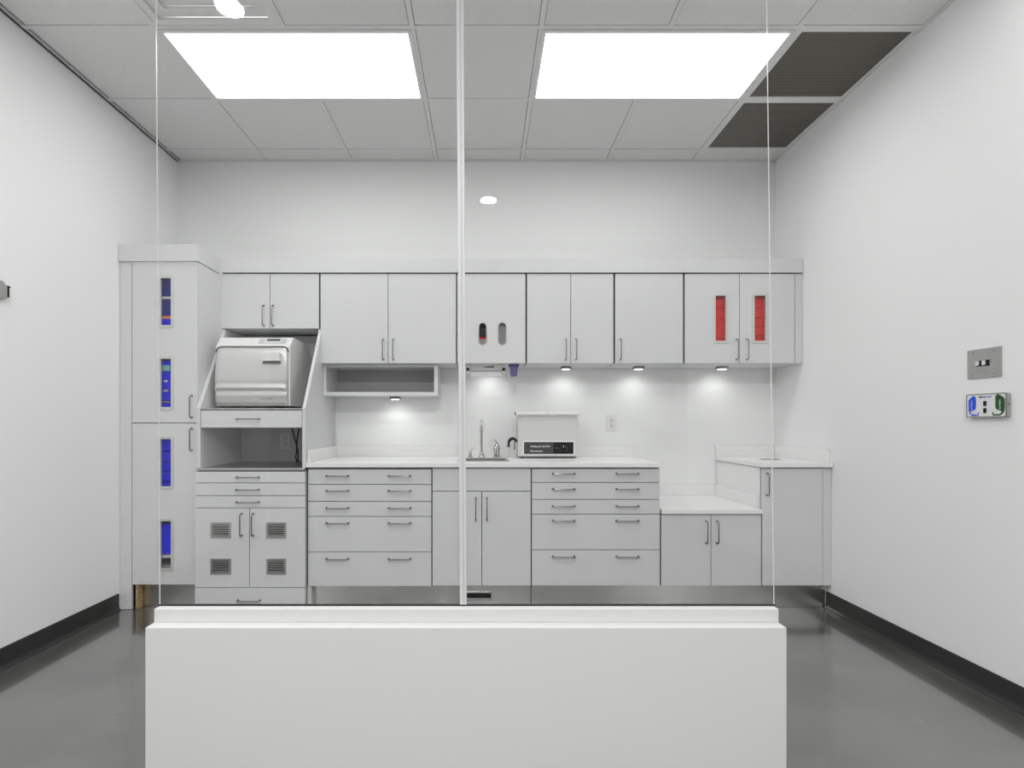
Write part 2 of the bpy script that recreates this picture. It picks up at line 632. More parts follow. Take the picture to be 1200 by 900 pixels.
# square air diffuser with nested louvres
t = thing('air_diffuser', 'square grey air diffuser of nested frames in the ceiling', 'air diffuser', (-1.2475, 2.3955, H))
DA = (-1.551, -.944, 2.093, 2.698)
for k, (q0, q1, z) in enumerate(((.013, .048, -.002), (.048, .100, .012), (.100, .150, .026), (.150, None, .036))):
    x0, x1, y0, y1 = DA[0] + q0, DA[1] - q0, DA[2] + q0, DA[3] - q0
    hole_ = [] if q1 is None else [(DA[0] + q1, DA[1] - q1, DA[2] + q1, DA[3] - q1)]
    obj('louvre_frame', plate(x0 + .0003, x1 - .0003, y0 + .0003, y1 - .0003, H + z, H + z + .0138, hole_, axis='z'), M['white'], t, bevel=.0015)

for (x, y), lab in zip(DOWN, ('round recessed downlight seen in the glass beside the air diffuser', 'round recessed downlight seen in the glass above the wall cabinets')):
    t = thing('downlight', lab, 'ceiling light', (x, y, H), group='round recessed downlights')
    obj('trim_ring', lathe(bmesh.new(), (x, y, H), [(.062, .006), (.062, -.002), (.070, -.0045), (.084, -.0035), (.088, 0), (.088, .001)]), M['white'], t, smooth=True)
    bm = bmesh.new()
    cyl(bm, (x, y, H - .001), .060, .010, n=32)
    obj('lens', bm, M['down'], t)
    ld = bpy.data.lights.new('downlight_lamp', 'AREA')
    ld.shape = 'DISK'
    ld.size = .115
    ld.energy = SPOT_W[0] if y > 0 else SPOT_W[1]
    lo = bpy.data.objects.new('lamp', ld)
    COL.objects.link(lo)
    lo.parent = t
    lo.location = (0, 0, -.0016)

# ------------------------------------------------------------------ cabinet vocabulary
YU, YBASE = 3.73, 3.42       # front planes of wall cabinets and base cabinets
T = .019


def handle_bm(x, y, z, vert, L=.130, r=.0038, out=.030):
    """A wire pull on a front whose face is at y."""
    h = L / 2
    c = .013
    pts = [(-h, 0), (-h, out - c)]
    for k in range(1, 5):
        a = PI / 2 * k / 4
        pts.append((-h + c * (1 - math.cos(a)), out - c + c * math.sin(a)))
    full = pts + [(-p[0], p[1]) for p in pts[::-1]]
    P = [(x, y - d, z + s) if vert else (x + s, y - d, z) for s, d in full]
    bm = tube(bmesh.new(), P, r, 8)
    for s in (-h, h):
        c0 = (x, y - .003, z + s) if vert else (x + s, y - .003, z)
        cyl(bm, c0, .0065, .0035, 'y', 10)
    return bm


def front(name, par, x0, x1, z0, z1, y, handles=(), holes=(), g=.002, mt='lam'):
    """A door or drawer front; handles: list of (x, z, vertical)."""
    o = obj(name, plate(x0 + g, x1 - g, z0 + g, z1 - g, y, y + T, holes), M[mt], par, bevel=.0012)
    for hx, hz, v in handles:
        obj('handle', handle_bm(hx, y, hz, v), M['handle'], o, smooth=True)
    return o


def carcass(par, x0, x1, y0, y1, z0, z1, dividers=(), top=True, m='gap', yback=.006):
    """Open-fronted box: sides, top, bottom and back; outer skin white, front edges painted dark as joint shade."""
    t_ = .018
    bm = B((x0, x0 + t_, y0, y1, z0, z1), (x1 - t_, x1, y0, y1, z0, z1), (x0 + t_, x1 - t_, y0, y1, z0, z0 + t_),
           (x0 + t_, x1 - t_, y0, y1 if top else y0 + .02, z1 - t_, z1), (x0 + t_, x1 - t_, y1 - yback, y1, z0 + t_, z1 - t_))
    for d in dividers:
        box(bm, d - t_ / 2, d + t_ / 2, y0, y1 - yback, z0 + t_, z1 - t_)
    bm.faces.ensure_lookup_table()
    for f in bm.faces:          # front edges painted dark, as shade in the joints between the fronts
        if f.normal.y < -.9 and f.calc_center_median().y < y0 + .001:
            f.material_index = 1
    bm.normal_update()
    for f in bm.faces:
        if f.normal.y < -.9 and f.calc_center_median().y < y0 + .001:
            f.material_index = 1
    return obj('carcass', bm, [M['lam'], M[m]], par)


def window_in_door(door, x0, x1, z0, z1, y):
    """Steel framed glazed slot; x0..z1 is the outer frame. The hole in the door is 6 mm inside it."""
    bm = bmesh.new()
    w = .0155
    ring_y(bm, rrect(x0, x1, z0, z1, .010), rrect(x0 + w, x1 - w, z0 + w, z1 - w, .003), y - .005, y + .012)
    obj('window_frame', bm, M['wframe'], door, bevel=.001, smooth=True)
    bm = B((x0 + w - .002, x1 - w + .002, y + .003, y + .006, z0 + w - .002, z1 - w + .002))
    obj('pane', bm, M['glass'], door)


# ------------------------------------------------------------------ tall cabinet with blue windows
Y = 3.43
X0, X1 = wx(154.5, Y), -1.709
tall = thing('tall_cabinet', 'tall white cabinet with four narrow windows showing blue bins', 'cabinet', (-1.9, 3.75, 0))
zt, zm, zb = wz(308, Y), wz(495.8, Y), wz(685.5, Y)
carcass(tall, X0, X1, Y + T + .003, YB - .004, zb + .001, zt, m='gap')
winY = [(323, 384), (417.5, 480), (511.5, 573), (607.5, 669)]
wx0, wx1 = wx(185.6, Y), wx(203.6, Y)
winz = [(wz(b, Y), wz(a, Y)) for a, b in winY]
hole = [(wx0 + .006, wx1 - .006, a + .006, b - .006) for a, b in winz]
hx = wx(225, Y)
d1 = front('door', tall, X0, X1, zm, zt, Y, [(hx, wz(476.5, Y), True)], hole[:2])
d2 = front('door', tall, X0, X1, zb, zm, Y, [(hx, wz(515, Y), True)], hole[2:])
for k, (a, b) in enumerate(winz):
    window_in_door(d1 if k < 2 else d2, wx0, wx1, a, b, Y)
obj('filler_panel', B((XL + .002, X0 - .0015, Y, Y + T, .002, zt)), M['lam'], tall, bevel=.001)
obj('side_skin', B((X1 + .0003, X1 + .004, Y + .001, YB - .004, zb, zt)), M['lam'], tall)
obj('crown_panel', B((XL + .002, X1 + .004, Y - .012, Y + .008, wz(306.0, Y - .012), 2.182),
                     (X1 - .016, X1 + .004, Y + .008, YU - .014, wz(306.0, Y - .012), 2.182)), M['lam'], tall, bevel=.001)
fr = obj('raw_edge', B((wx(159, Y), wx(161.5, Y), Y + .001, Y + .05, .002, zb - .002), (wx(164.2, 3.48), wx(166.2, 3.48), 3.475, 3.4885, .002, zb - .002)), M['wood'], tall)
fr['label'] = 'raw particle board edge beside the plinth'
# shelves inside
shelf_z = {}
for k, py in enumerate((347.9, 384.5, 480.5, 573.5, 650.5)):
    z = wz(py, Y + .035)
    shelf_z[k] = z
    obj('shelf', B((X0 + .02, X1 - .02, Y + .026, 3.95, z - .014, z)), M['lam'], tall)


def bin_bm(w, d, h):
    """Open storage bin, its base at the origin, front at -y."""
    bm = bmesh.new()
    t_ = .003
    k = .011
    o0 = [(-w / 2 + k, k), (w / 2 - k, k), (w / 2 - k, d - k), (-w / 2 + k, d - k)]
    o1 = [(-w / 2, 0), (w / 2, 0), (w / 2, d), (-w / 2, d)]
    i1 = [(-w / 2 + t_, t_), (w / 2 - t_, t_), (w / 2 - t_, d - t_), (-w / 2 + t_, d - t_)]
    i0 = [(-w / 2 + k + t_, k + t_), (w / 2 - k - t_, k + t_), (w / 2 - k - t_, d - k - t_), (-w / 2 + k + t_, d - k - t_)]
    ft = .0055
    R = [[bm.verts.new((*p, z)) for p in q] for q, z in ((o0, ft), (o1, h), (i1, h), (i0, ft + t_))]
    for fx_ in (-w / 2 + .02, w / 2 - .03):
        for fy_ in (.02, d - .03):
            box(bm, fx_, fx_ + .01, fy_, fy_ + .01, 0, ft)
    for a, b in zip(R, R[1:]):
        for i in range(4):
            j = (i + 1) % 4
            bm.faces.new((a[i], a[j], b[j], b[i]))
    bm.faces.new(R[0][::-1])
    bm.faces.new(R[3])
    # lip
    box(bm, -w / 2 - .002, w / 2 + .002, -.003, 0.0, h - .008, h)
    bmesh.ops.recalc_face_normals(bm, faces=bm.faces)
    return bm


def put_bin(x, y, z, w, h, m, label, group, d=.28):
    o = obj('storage_bin', bin_bm(w, d, h), M[m], None, local=True)
    o.location = (x, y, z + .0004)
    return tag(o, label, 'bin', group)


YI = Y + T + .014
bx = wx(194.5, YI)
bw = .24


def zpx(py): return wz(py, YI)


# window 1 (top)
put_bin(bx, YI, shelf_z[0], bw, zpx(325.5) - shelf_z[0] + .01, 'navy', 'navy bin on the upper shelf behind the top window of the tall cabinet', 'blue bins in the tall cabinet')
put_bin(bx, YI, shelf_z[1], bw, zpx(374) - shelf_z[1], 'blue', 'bright blue shallow bin under an orange box in the top window', 'blue bins in the tall cabinet')
o = obj('card_box', B((bx - bw / 2, bx + bw / 2, YI - .004, YI + .2, 0, zpx(370.5) - zpx(374))), M['orange'], None, local=True)
o.location = (0, 0, zpx(374) + .001)
tag(o, 'flat orange box between two blue bins in the tall cabinet', 'box')
put_bin(bx, YI, zpx(370.5) + .0015, bw, zpx(350.5) - zpx(370.5) - .008, 'navy', 'navy bin standing on the flat orange box', 'blue bins in the tall cabinet')
# windows 2 and 3: stacks of four
names = ['lowest', 'second from the bottom', 'third from the bottom', 'topmost']
for wn, lev, which in ((2, (480.5, 470.5, 458, 446.5, 423), 'second'), (3, (573.5, 565.5, 553.5, 541.5, 513), 'third')):
    z = shelf_z[wn]
    for k in range(4):
        h = zpx(lev[k + 1]) - zpx(lev[k]) if k else zpx(lev[1]) - z
        hh = h - .001
        if wn == 3 and k == 3:
            hh = zpx(529.5) - zpx(541.5) - .001
        put_bin(bx, YI, z, bw, hh, 'blue', 'blue bin, %s of the stack in the %s window down' % (names[k], which), 'blue bins in the tall cabinet')
        z += h
    if wn == 3:
        put_bin(bx, YI, zpx(529.5), bw, zpx(513) - zpx(529.5), 'blue', 'blue bin above the stack of four in the third window down', 'blue bins in the tall cabinet')
# things seen in front of bins in window 2
for py, c, lab, w_, h_ in ((434.5, 'teal', 'small teal wrapped pack behind the second window of the tall cabinet', .052, .034),
                           (447.5, 'white', 'small white pack in the middle of the second window of the tall cabinet', .022, .010),
                           (459, 'grey', 'little grey pack low in the second window of the tall cabinet', .03, .012),
                           (471.5, 'wood', 'tan strip at the bottom of the second window of the tall cabinet', .052, .006)):
    o = obj('small_pack', B((-w_ / 2, w_ / 2, -.007, -.0035, 0, h_)), M[c], None, local=True, bevel=.001)
    o.location = (wx(194.8, YI), YI, wz(py, YI - .01))
    tag(o, lab, 'pack')
# window 4
put_bin(bx, YI, shelf_z[4], bw, zpx(614.5) - shelf_z[4], 'blue', 'blue bin behind the lowest window of the tall cabinet', 'blue bins in the tall cabinet')
o = obj('carton', B((bx - .1, bx + .1, YI + .02, YI + .2, 0, zpx(652) - zpx(668.5))), M['grey'], None, local=True)
o.location = (0, 0, zb + .0195)
tag(o, 'grey carton on the bottom of the tall cabinet behind the lowest window', 'carton')

# ------------------------------------------------------------------ steriliser tower
YT = 3.385
TX0, TX1 = -1.7045, -1.058
tw = thing('sterilizer_cabinet', 'white tower cabinet with sloped sides, open niche, drawers and louvred doors', 'cabinet', (-1.38, 3.7, 0))
zlow = .850
carcass(tw, TX0 + .002, TX1 - .002, YT + T + .003, 3.99, .03, zlow - .016)
obj('plinth', B((TX0 + .01, TX1 - .004, YT + .03, 3.98, .001, .029)), M['lam'], tw)
fx0, fx1 = wx(228.0, YT), wx(357.8, YT)
rows = [552.5, 566, 581, 595.2]
for a, b, hz in ((552.5, 566, 559.2), (566, 581, 573.8), (581, 595.2, 588.3)):
    front('drawer', tw, fx0, fx1, wz(b, YT), wz(a, YT), YT, [(wx(290.5, YT), wz(hz, YT), False)])
front('drawer', tw, fx0, fx1, .046, wz(688.8, YT), YT, [(wx(292, YT), wz(703.3, YT), False)])
xm = wx(292.3, YT)
dz0, dz1 = wz(688.8, YT), wz(595.2, YT)


def vent_door(xa, xb, hx, vx0, vx1):
    vents = [(wx(vx0, YT), wx(vx1, YT), wz(b, YT), wz(a, YT)) for a, b in ((612, 630.5), (654.5, 673))]
    d = front('door', tw, xa, xb, dz0, dz1, YT, [(hx, wz(614.7, YT), True)],
              [(a + .01, b - .01, c + .01, e - .01) for a, b, c, e in vents])
    for a, b, c, e in vents:
        bm = plate(a, b, c, e, YT - .004, YT, [(a + .012, b - .012, c + .012, e - .012)])
        n = 5
        for k in range(n):
            z = c + .012 + (e - c - .024) * (k + .5) / n
            s = (e - c - .024) / n
            prism(bm, [(YT - .004, z - s * .34), (YT - .004, z + s * .20), (YT + .010, z + s * .55), (YT + .010, z + s * .35)], a + .011, b - .011, 'x')
        obj('vent_grille', bm, M['steel'], d)


vent_door(fx0, xm, wx(283.3, YT), 247, 270.8)
vent_door(xm, fx1, wx(296.8, YT), 312.3, 335.3)
# niche: deck, back panel, sloped side panels, pull-out shelf
obj('niche_deck', B((TX0, TX1, YT + .006, 3.99, zlow - .014, zlow)), M['steel'], tw, bevel=.001)
obj('back_panel', B((TX0 + .018, TX1 - .018, 3.985, 3.995, zlow, 1.72)), M['lam'], tw)
zs0, zs1 = 1.206, 1.703
YP = 3.405
for x0, x1 in ((TX0, TX0 + .020), (TX1 - .020, TX1)):
    bm = bmesh.new()
    prism(bm, [(YP, zlow), (YB - .004, zlow), (YB - .004, 1.727), (YU + .004, 1.727), (YU + .002, zs1), (YP, zs0)], x0, x1, 'x')
    obj('side_panel', bm, M['lam'], tw, bevel=.001)
ix0, ix1 = TX0 + .021, TX1 - .021
front('drawer', tw, ix0, ix1, wz(501.5, YBASE), wz(480.8, YBASE), YBASE - .012, [(wx(291.8, YBASE), wz(491, YBASE), False)])
obj('shelf', B((ix0, ix1, YBASE + .010, 3.985, wz(501, YBASE), wz(501, YBASE) + .018), (ix0, ix1, YBASE + .010, 3.985, 1.178, 1.196)), M['lam'], tw)
obj('pull_out_tray', B((ix0, ix1, YP + .003, 3.90, 1.1965, 1.2045)), M['steel'], tw, bevel=.001)

# autoclave ------------------------------------------------------
AX0, AX1 = -1.650, -1.192
AY0 = 3.50
ac = thing('autoclave', 'white and pearl steriliser with curved door on the pull-out tray', 'steriliser', (-1.42, 3.7, 1.205))
body = [(AY0 + .035, 1.222), (3.93, 1.222), (3.93, 1.615), (3.90, 1.643), (3.60, 1.652), (3.588, 1.650), (AY0 + .030, 1.590), (AY0 + .030, 1.25)]
bm = bmesh.new()
prism(bm, body, AX0, AX1, 'x')
obj('housing', bm, M['autob'], ac, bevel=.004)
# door: profile with a proud belly and two shallow waves at its foot, rounded upper corners
prof = []
zlo, zhi = 1.228, 1.583
N = 34
for k in range(N + 1):
    u = k / N
    z = zlo + (zhi - zlo) * u
    bel = .030 * math.sin(PI * min(1, max(0, u)) ** .8) ** .55 if 0 < u < 1 else 0
    wave = .0075 * math.cos((u - .30) * 2 * PI / .15) if .12 < u < .42 else 0
    wave *= math.sin(PI * (u - .12) / .30) if .12 < u < .42 else 0
    prof.append((AY0 + .028 - bel - wave, z))
bm = bmesh.new()
NX = 24
dx0, dx1 = AX0 + .004, AX1 - .010
grid = []
rc = .035
for i in range(NX + 1):
    s = (1 - math.cos(PI * i / NX)) / 2
    x = dx0 + (dx1 - dx0) * s
    e = min(x - dx0, dx1 - x)
    drop = rc - math.sqrt(max(0, rc * rc - max(0, rc - e) ** 2)) if e < rc else 0
    edge = .010 * (1 - min(1, e / .012)) ** 2
    col = []
    for (y, z) in prof:
        zz = zlo + (z - zlo) * (zhi - drop - zlo) / (zhi - zlo)
        col.append(bm.verts.new((x, y + edge, zz)))
    grid.append(col)
backv = []
for i in range(NX + 1):
    backv.append([bm.verts.new((grid[i][0].co.x, AY0 + .034, grid[i][0].co.z)), bm.verts.new((grid[i][-1].co.x, AY0 + .034, grid[i][-1].co.z))])
for i in range(NX):
    for k in range(N):
        bm.faces.new((grid[i][k], grid[i + 1][k], grid[i + 1][k + 1], grid[i][k + 1]))
    bm.faces.new((grid[i][N], grid[i + 1][N], backv[i + 1][1], backv[i][1]))
    bm.faces.new((grid[i + 1][0], grid[i][0], backv[i][0], backv[i + 1][0]))
bm.faces.new([grid[0][k] for k in range(N + 1)] + [backv[0][1], backv[0][0]])
bm.faces.new([grid[NX][k] for k in range(N + 1)][::-1] + [backv[NX][0], backv[NX][1]])
bmesh.ops.recalc_face_normals(bm, faces=bm.faces)
dr = obj('door', bm, M['auto'], ac, smooth=True)
# dark seam above the door
pts = []
for i in range(NX + 1):
    v = backv_x = dx0 + (dx1 - dx0) * (1 - math.cos(PI * i / NX)) / 2
    e = min(v - dx0, dx1 - v)
    drop = rc - math.sqrt(max(0, rc * rc - max(0, rc - e) ** 2)) if e < rc else 0
    pts.append((v, AY0 + .026, zhi - drop + .0035))
obj('door_seal', tube(bmesh.new(), pts, .0032, 6), M['dark'], ac)
hxa, hxb = wx(308, AY0), wx(328.5, AY0)
hz1, hz0 = wz(413.3, AY0), wz(426, AY0)
obj('door_latch', B((hxa + .001, hxb - .001, AY0 - .016, AY0 + .01, hz0 + .014, hz1)), M['autob'], dr, bevel=.003)
obj('latch_recess_shade', B((hxa, hxb, AY0 - .0065, AY0 + .01, hz0, hz0 + .013)), M['recess'], dr, bevel=.002)  # raised dark block, painted as the shade in the recess below the latch
# control strip lies on the sloping brow
sl = Vector((0, 3.588 - (AY0 + .030), 1.650 - 1.590))
sl_len = sl.length
sl.normalize()
nrm = Vector((0, -sl.z, sl.y))


def brow(u0, u1, x0, x1, h0, h1):
    """Slab on the brow: u along the slope in metres, h off the surface."""
    bm = bmesh.new()
    o0 = Vector((0, AY0 + .030, 1.590))
    vs = []
    for h in (h0, h1):
        for (x, u) in ((x0, u0), (x1, u0), (x1, u1), (x0, u1)):
            p = o0 + sl * u + nrm * h
            vs.append(bm.verts.new((x, p.y, p.z)))
    for q in ((0, 3, 2, 1), (4, 5, 6, 7), (0, 1, 5, 4), (1, 2, 6, 5), (2, 3, 7, 6), (3, 0, 4, 7)):
        bm.faces.new([vs[i] for i in q])
    bmesh.ops.recalc_face_normals(bm, faces=bm.faces)
    return bm


cpx0, cpx1 = wx(303, 3.56), wx(336, 3.56)
cp = obj('control_panel', brow(.022, .074, cpx0, cpx1, -.001, .0015), M['strip'], ac)
obj('display', brow(.050, .068, wx(312.5, 3.56), wx(328, 3.56), .001, .003), M['screen'], cp)
for k in range(4):
    for x in ((305.2, 308.2) if k < 2 else (331, 333.8)):
        u = .030 + .020 * (k % 2)
        obj('button', brow(u, u + .008, wx(x, 3.56) - .005, wx(x, 3.56) + .005, .001, .003), M['grey'], cp)


def text(name, body_, size, m, parent, loc, rot=(PI / 2, 0, 0), ax='LEFT', world=True, bold=0.0, sx=1.0):
    cu = bpy.data.curves.new(name, 'FONT')
    cu.body = body_
    cu.size = size
    cu.align_x = ax
    cu.align_y = 'CENTER'
    cu.extrude = .0003
    cu.offset = bold
    cu.materials.append(m)
    tmp = bpy.data.objects.new(name, cu)
    COL.objects.link(tmp)
    bpy.context.view_layer.update()
    me = bpy.data.meshes.new_from_object(tmp.evaluated_get(bpy.context.evaluated_depsgraph_get()))
    bpy.data.objects.remove(tmp)
    o = bpy.data.objects.new(name, me)
    COL.objects.link(o)
    o.parent = parent
    off = Vector(ORG[root_of(parent).name]) if (world and parent) else Vector((0, 0, 0))
    o.location = Vector(loc) - off
    o.rotation_euler = rot
    o.scale = (sx, 1, 1)
    return o


text('lettering', 'MIDMARK', .0105, M['dark'], dr, (wx(306, AY0), AY0 - .0085, wz(467.3, AY0)), sx=1.5)
for x in (AX0 + .06, AX1 - .06):
    for y in (AY0 + .07, 3.86):
        bm = bmesh.new()
        cyl(bm, (x, y, 1.2048), .016, .018, n=14)
        obj('foot', bm, M['black'], ac)

# socket and cables in the niche --------------------------------


def outlet(label, cx, cz, y, w=.070, h=.115):
    t = thing('power_outlet', label, 'power outlet', (cx, y, cz))
    bm = bmesh.new()
    prism(bm, rrect(cx - w / 2, cx + w / 2, cz - h / 2, cz + h / 2, .006), y - .006, y - .0003, 'y')
    obj('cover_plate', bm, M['white'], t, bevel=.001)
    for s in (-1, 1):
        zc = cz + s * .0195
        bm = bmesh.new()
        prism(bm, rrect(cx - .0165, cx + .0165, zc - .0135, zc + .0135, .010), y - .0085, y - .0058, 'y')
        r = obj('receptacle', bm, M['white'], t)
        bm = B((cx - .0085, cx - .0045, y - .0092, y - .0084, zc - .002, zc + .0075), (cx + .0045, cx + .0085, y - .0092, y - .0084, zc - .002, zc + .0065))
        cyl(bm, (cx, y - .0092, zc - .0075), .0028, .0008, 'y', 10)
        obj('slots', bm, M['black'], r)
    bm = bmesh.new()
    cyl(bm, (cx, y - .0075, cz), .003, .002, 'y', 10)
    obj('screw', bm, M['steel'], t)


outlet('double power outlet inside the open niche of the tower cabinet', wx(334.5, 3.985), wz(517, 3.985), 3.985)
outlet('double power outlet on the back wall above the worktop', wx(716.5, YB), wz(496, YB), YB)


def curve_pts(ctrl, n=10):
    out = []
    P = [ctrl[0]] + list(ctrl) + [ctrl[-1]]
    for i in range(1, len(P) - 2):
        p0, p1, p2, p3 = [Vector(q) for q in P[i - 1:i + 3]]
        for k in range(n):
            t_ = k / n
            out.append(.5 * ((2 * p1) + (-p0 + p2) * t_ + (2 * p0 - 5 * p1 + 4 * p2 - p3) * t_ ** 2 + (-p0 + 3 * p1 - 3 * p2 + p3) * t_ ** 3))
    out.append(Vector(ctrl[-1]))
    return out


Yc = 3.86
zr = 1.083
for k, (a, b, lab) in enumerate(((342.0, 351.5, 'black cable crossing from the outlet side of the niche to the deck'), (352.2, 346.5, 'black cable hanging close to the niche side panel'))):
    c = [(wx(a, Yc), Yc - .03 * k, zr), (wx(a + (b - a) * .45, Yc), Yc - .03 * k, wz(517, Yc)), (wx(348.3, Yc), Yc + .010 * (1 - 2 * k), wz(528, Yc)),
         (wx(348.0, Yc) + .004 * (1 - 2 * k), Yc + .010 * (1 - 2 * k), wz(537, Yc)), (wx(349, Yc) + .004, Yc - .05 + .07 * k, zlow + .0055)]
    o = obj('power_cable', tube(bmesh.new(), curve_pts(c), .0045, 8), M['black'], None, smooth=True, loc=c[-1])
    tag(o, lab, 'cable', 'black cables in the niche')

# ------------------------------------------------------------------ wall cabinets
ZU0, ZU1 = wz(426, YU), wz(320.5, YU)
D1 = YB - .004


def wall_cabinet(name, label, px0, px1, pz0, doors, holes_by_door=None, m='gap', **k):
    x0, x1 = wx(px0, YU), wx(px1, YU)
    z0 = wz(pz0, YU)
    t = thing(name, label, 'wall cabinet', ((x0 + x1) / 2, 3.9, z0))
    carcass(t, x0 + .0015, x1 - .0015, YU + T + .003, D1, z0 + .001, ZU1, m=m)
    ds = []
    for i, (a, b, hx_, hz_) in enumerate(doors):
        hh = [(wx(hx_, YU), wz(hz_, YU), True)] if hx_ else []
        ds.append(front('door', t, max(wx(a, YU), x0 + .002), min(wx(b, YU), x1 - .002), z0, ZU1, YU, hh, (holes_by_door or {}).get(i, ()), g=.0018))
    return t, ds


wall_cabinet('wall_cabinet', 'short two-door white wall cabinet above the steriliser', 258.5, 374.2, 385.2, [(258.5, 316.3, 309.2, 370), (316.3, 374.2, 320.2, 370)])
wall_cabinet('wall_cabinet', 'widest two-door white wall cabinet, above the open cubby shelf', 374.9, 535.0, 426, [(374.9, 454.8, 449, 409.5), (454.8, 535, 461, 409.5)])
# glove dispenser cabinet with two upright oval slots
slots = [(wx(565.6, YU), wx(5.6 * 2 + 560, YU)), (wx(588.4, YU), 0)]
sw, sh = .058, .152
hz_ = wz(391, YU)
hl = [(s[0] - sw / 2, s[0] + sw / 2, hz_ - sh / 2, hz_ + sh / 2) for s in slots]
disp, ds = wall_cabinet('dispenser_cabinet', 'white wall cabinet with two upright oval slots in its door', 535.2, 616.4, 426, [(535.2, 616.4, None, None)], {0: hl})
for h in hl:
    outer = rrect(h[0] - .0005, h[1] + .0005, h[2] - .0005, h[3] + .0005, .0008, n=5)
    inner = rrect(h[0] + .004, h[1] - .004, h[2] + .004, h[3] - .004, (h[1] - h[0]) / 2 - .0042, n=5)
    obj('slot_surround', ring_y(bmesh.new(), outer, inner, YU + .0004, YU + T), M['lam'], ds[0])
    o2 = rrect(h[0] + .002, h[1] - .002, h[2] + .002, h[3] - .002, (h[1] - h[0]) / 2 - .0022, n=7)
    i2 = rrect(h[0] + .0065, h[1] - .0065, h[2] + .0065, h[3] - .0065, (h[1] - h[0]) / 2 - .0067, n=7)
    obj('slot_rim', ring_y(bmesh.new(), o2, i2, YU - .003, YU + .003), M['chrome'], ds[0], smooth=True)
for h, lab, m1, stripe in ((hl[0], 'black glove box with a red stripe behind the oval slot nearer the glass joint', 'black', True), (hl[1], 'grey glove box behind the oval slot further from the glass joint', 'grey', False)):
    xc = (h[0] + h[1]) / 2
    t = thing('glove_box', lab, 'box', (xc, YU + .05, ZU0 + .02))
    zz0 = ZU0 + .0195
    obj('carton', B((xc - .05, xc + .05, YU + T + .018, YU + .12, zz0, zz0 + .22)), M['dark' if m1 == 'grey' else m1], t)
    if stripe:
        obj('printed_stripe', B((xc - .05, xc + .05, YU + T + .0170, YU + T + .0179, hz_ - .030, hz_ - .018)), M['red'], t)
        obj('lower_label', B((xc - .05, xc + .05, YU + T + .0170, YU + T + .0179, hz_ - .074, hz_ - .0305)), M['grey'], t)
    else:
        obj('lower_label', B((xc - .05, xc + .05, YU + T + .0170, YU + T + .0179, hz_ - .074, hz_ + .074)), M['grey'], t)
wall_cabinet('wall_cabinet', 'two-door white wall cabinet between the oval-slot cabinet and the single-door one', 617, 719.4, 426, [(617, 668.8, 663, 409.5), (668.8, 719.4, 675, 409.5)])
wall_cabinet('wall_cabinet', 'single-door white wall cabinet with its handle at the lower corner', 720.4, 801.0, 426, [(720.4, 801, 727, 409.5)])
wins = [(wx(835.6, YU), wx(853.2, YU), wz(402.2, YU), wz(343.8, YU)), (wx(881.3, YU), wx(899.7, YU), wz(402.2, YU), wz(343.8, YU))]
hh = {i: [(w[0] + .006, w[1] - .006, w[2] + .006, w[3] - .006)] for i, w in enumerate(wins)}
rc_, ds = wall_cabinet('wall_cabinet', 'two-door white wall cabinet with narrow windows showing red bins', 802.0, 931.8, 426, [(802, 866.6, 863, 409.5), (866.6, 931.8, 875, 409.5)], hh)
for d, w in zip(ds, wins):
    window_in_door(d, *w, YU)
obj('filler_panel', B((wx(931.8, YU) + .001, XR - .002, YU + .004, YU + T, ZU0 + .001, ZU1), (wx(931.8, YU) + .001, XR - .002, YU + T, D1, ZU0 + .001, ZU0 + .018)), M['lam'], rc_, bevel=.001)
YR = YU + T + .012
zsh = wz(405, YR)
rs = [405, 394.2, 383.2, 372.8, 361.6, 350.4, 343.0]
obj('shelf', B((wx(803, YU) + .02, wx(930, YU) - .02, YR - .006, 4.05, zsh - .014, zsh)), M['lam'], rc_)
lev = ['lowest', 'second from the bottom', 'third from the bottom', 'fourth from the bottom', 'fifth from the bottom', 'topmost']
for w, col_ in zip(wins, ('the single-door cabinet', 'the side wall')):
    for k in range(6):
        z0, z1 = wz(rs[k], YR), wz(rs[k + 1], YR)
        put_bin(wx((843.8, 889.8)[w is wins[1]], YR), YR, z0, .20, z1 - z0 - .001 if k < 5 else .055, 'red', 'red bin, %s of the stack in the window nearer %s' % (lev[k], col_), 'red bins in the wall cabinet', d=.22)

# cornice over all wall cabinets
cn = thing('cornice_panel', 'long white cornice band running over the wall cabinets', 'cornice', (.2, 3.8, 2.09))
obj('band', B((X1 + .0055, XR - .002, YU - .012, YU + .006, ZU1 + .0045, 2.182)), M['lam'], cn, bevel=.001)
obj('gap_shade_strip', B((X1 + .0055, XR - .002, YU + .012, YU + .09, ZU1 + .001, ZU1 + .02)), M['gap'], cn)  # dark strip painted as the shade behind the cornice gap

# open cubby below the widest wall cabinet
YQ = 3.775
qx0, qx1 = -1.056, wx(512.8, YQ)
qz0, qz1 = wz(463.5, YQ), ZU0 - .0005
cb = thing('open_cubby', 'shallow open cubby shelf hung under the widest wall cabinet', 'shelf', ((qx0 + qx1) / 2, 3.9, qz0))
t_ = .023
obj('shelf_box', B((qx0, qx0 + .018, YQ, D1, qz0, qz1), (qx1 - t_, qx1, YQ, D1, qz0, qz1), (qx0 + .018, qx1 - t_, YQ, D1, qz0, qz0 + t_), (qx0 + .018, qx1 - t_, YQ + .01, D1, qz1 - .016, qz1)), M['lam'], cb)
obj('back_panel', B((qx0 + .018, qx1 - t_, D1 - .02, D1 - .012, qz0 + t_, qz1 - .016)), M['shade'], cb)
for s in (388, 396):
    bm = bmesh.new()
    cyl(bm, (qx0 + .018, YQ + (.03 if s == 388 else .09), wz(433.5, YQ) - .002), .004, .003, 'x', 10)
    obj('shelf_pin', bm, M['black'], cb)


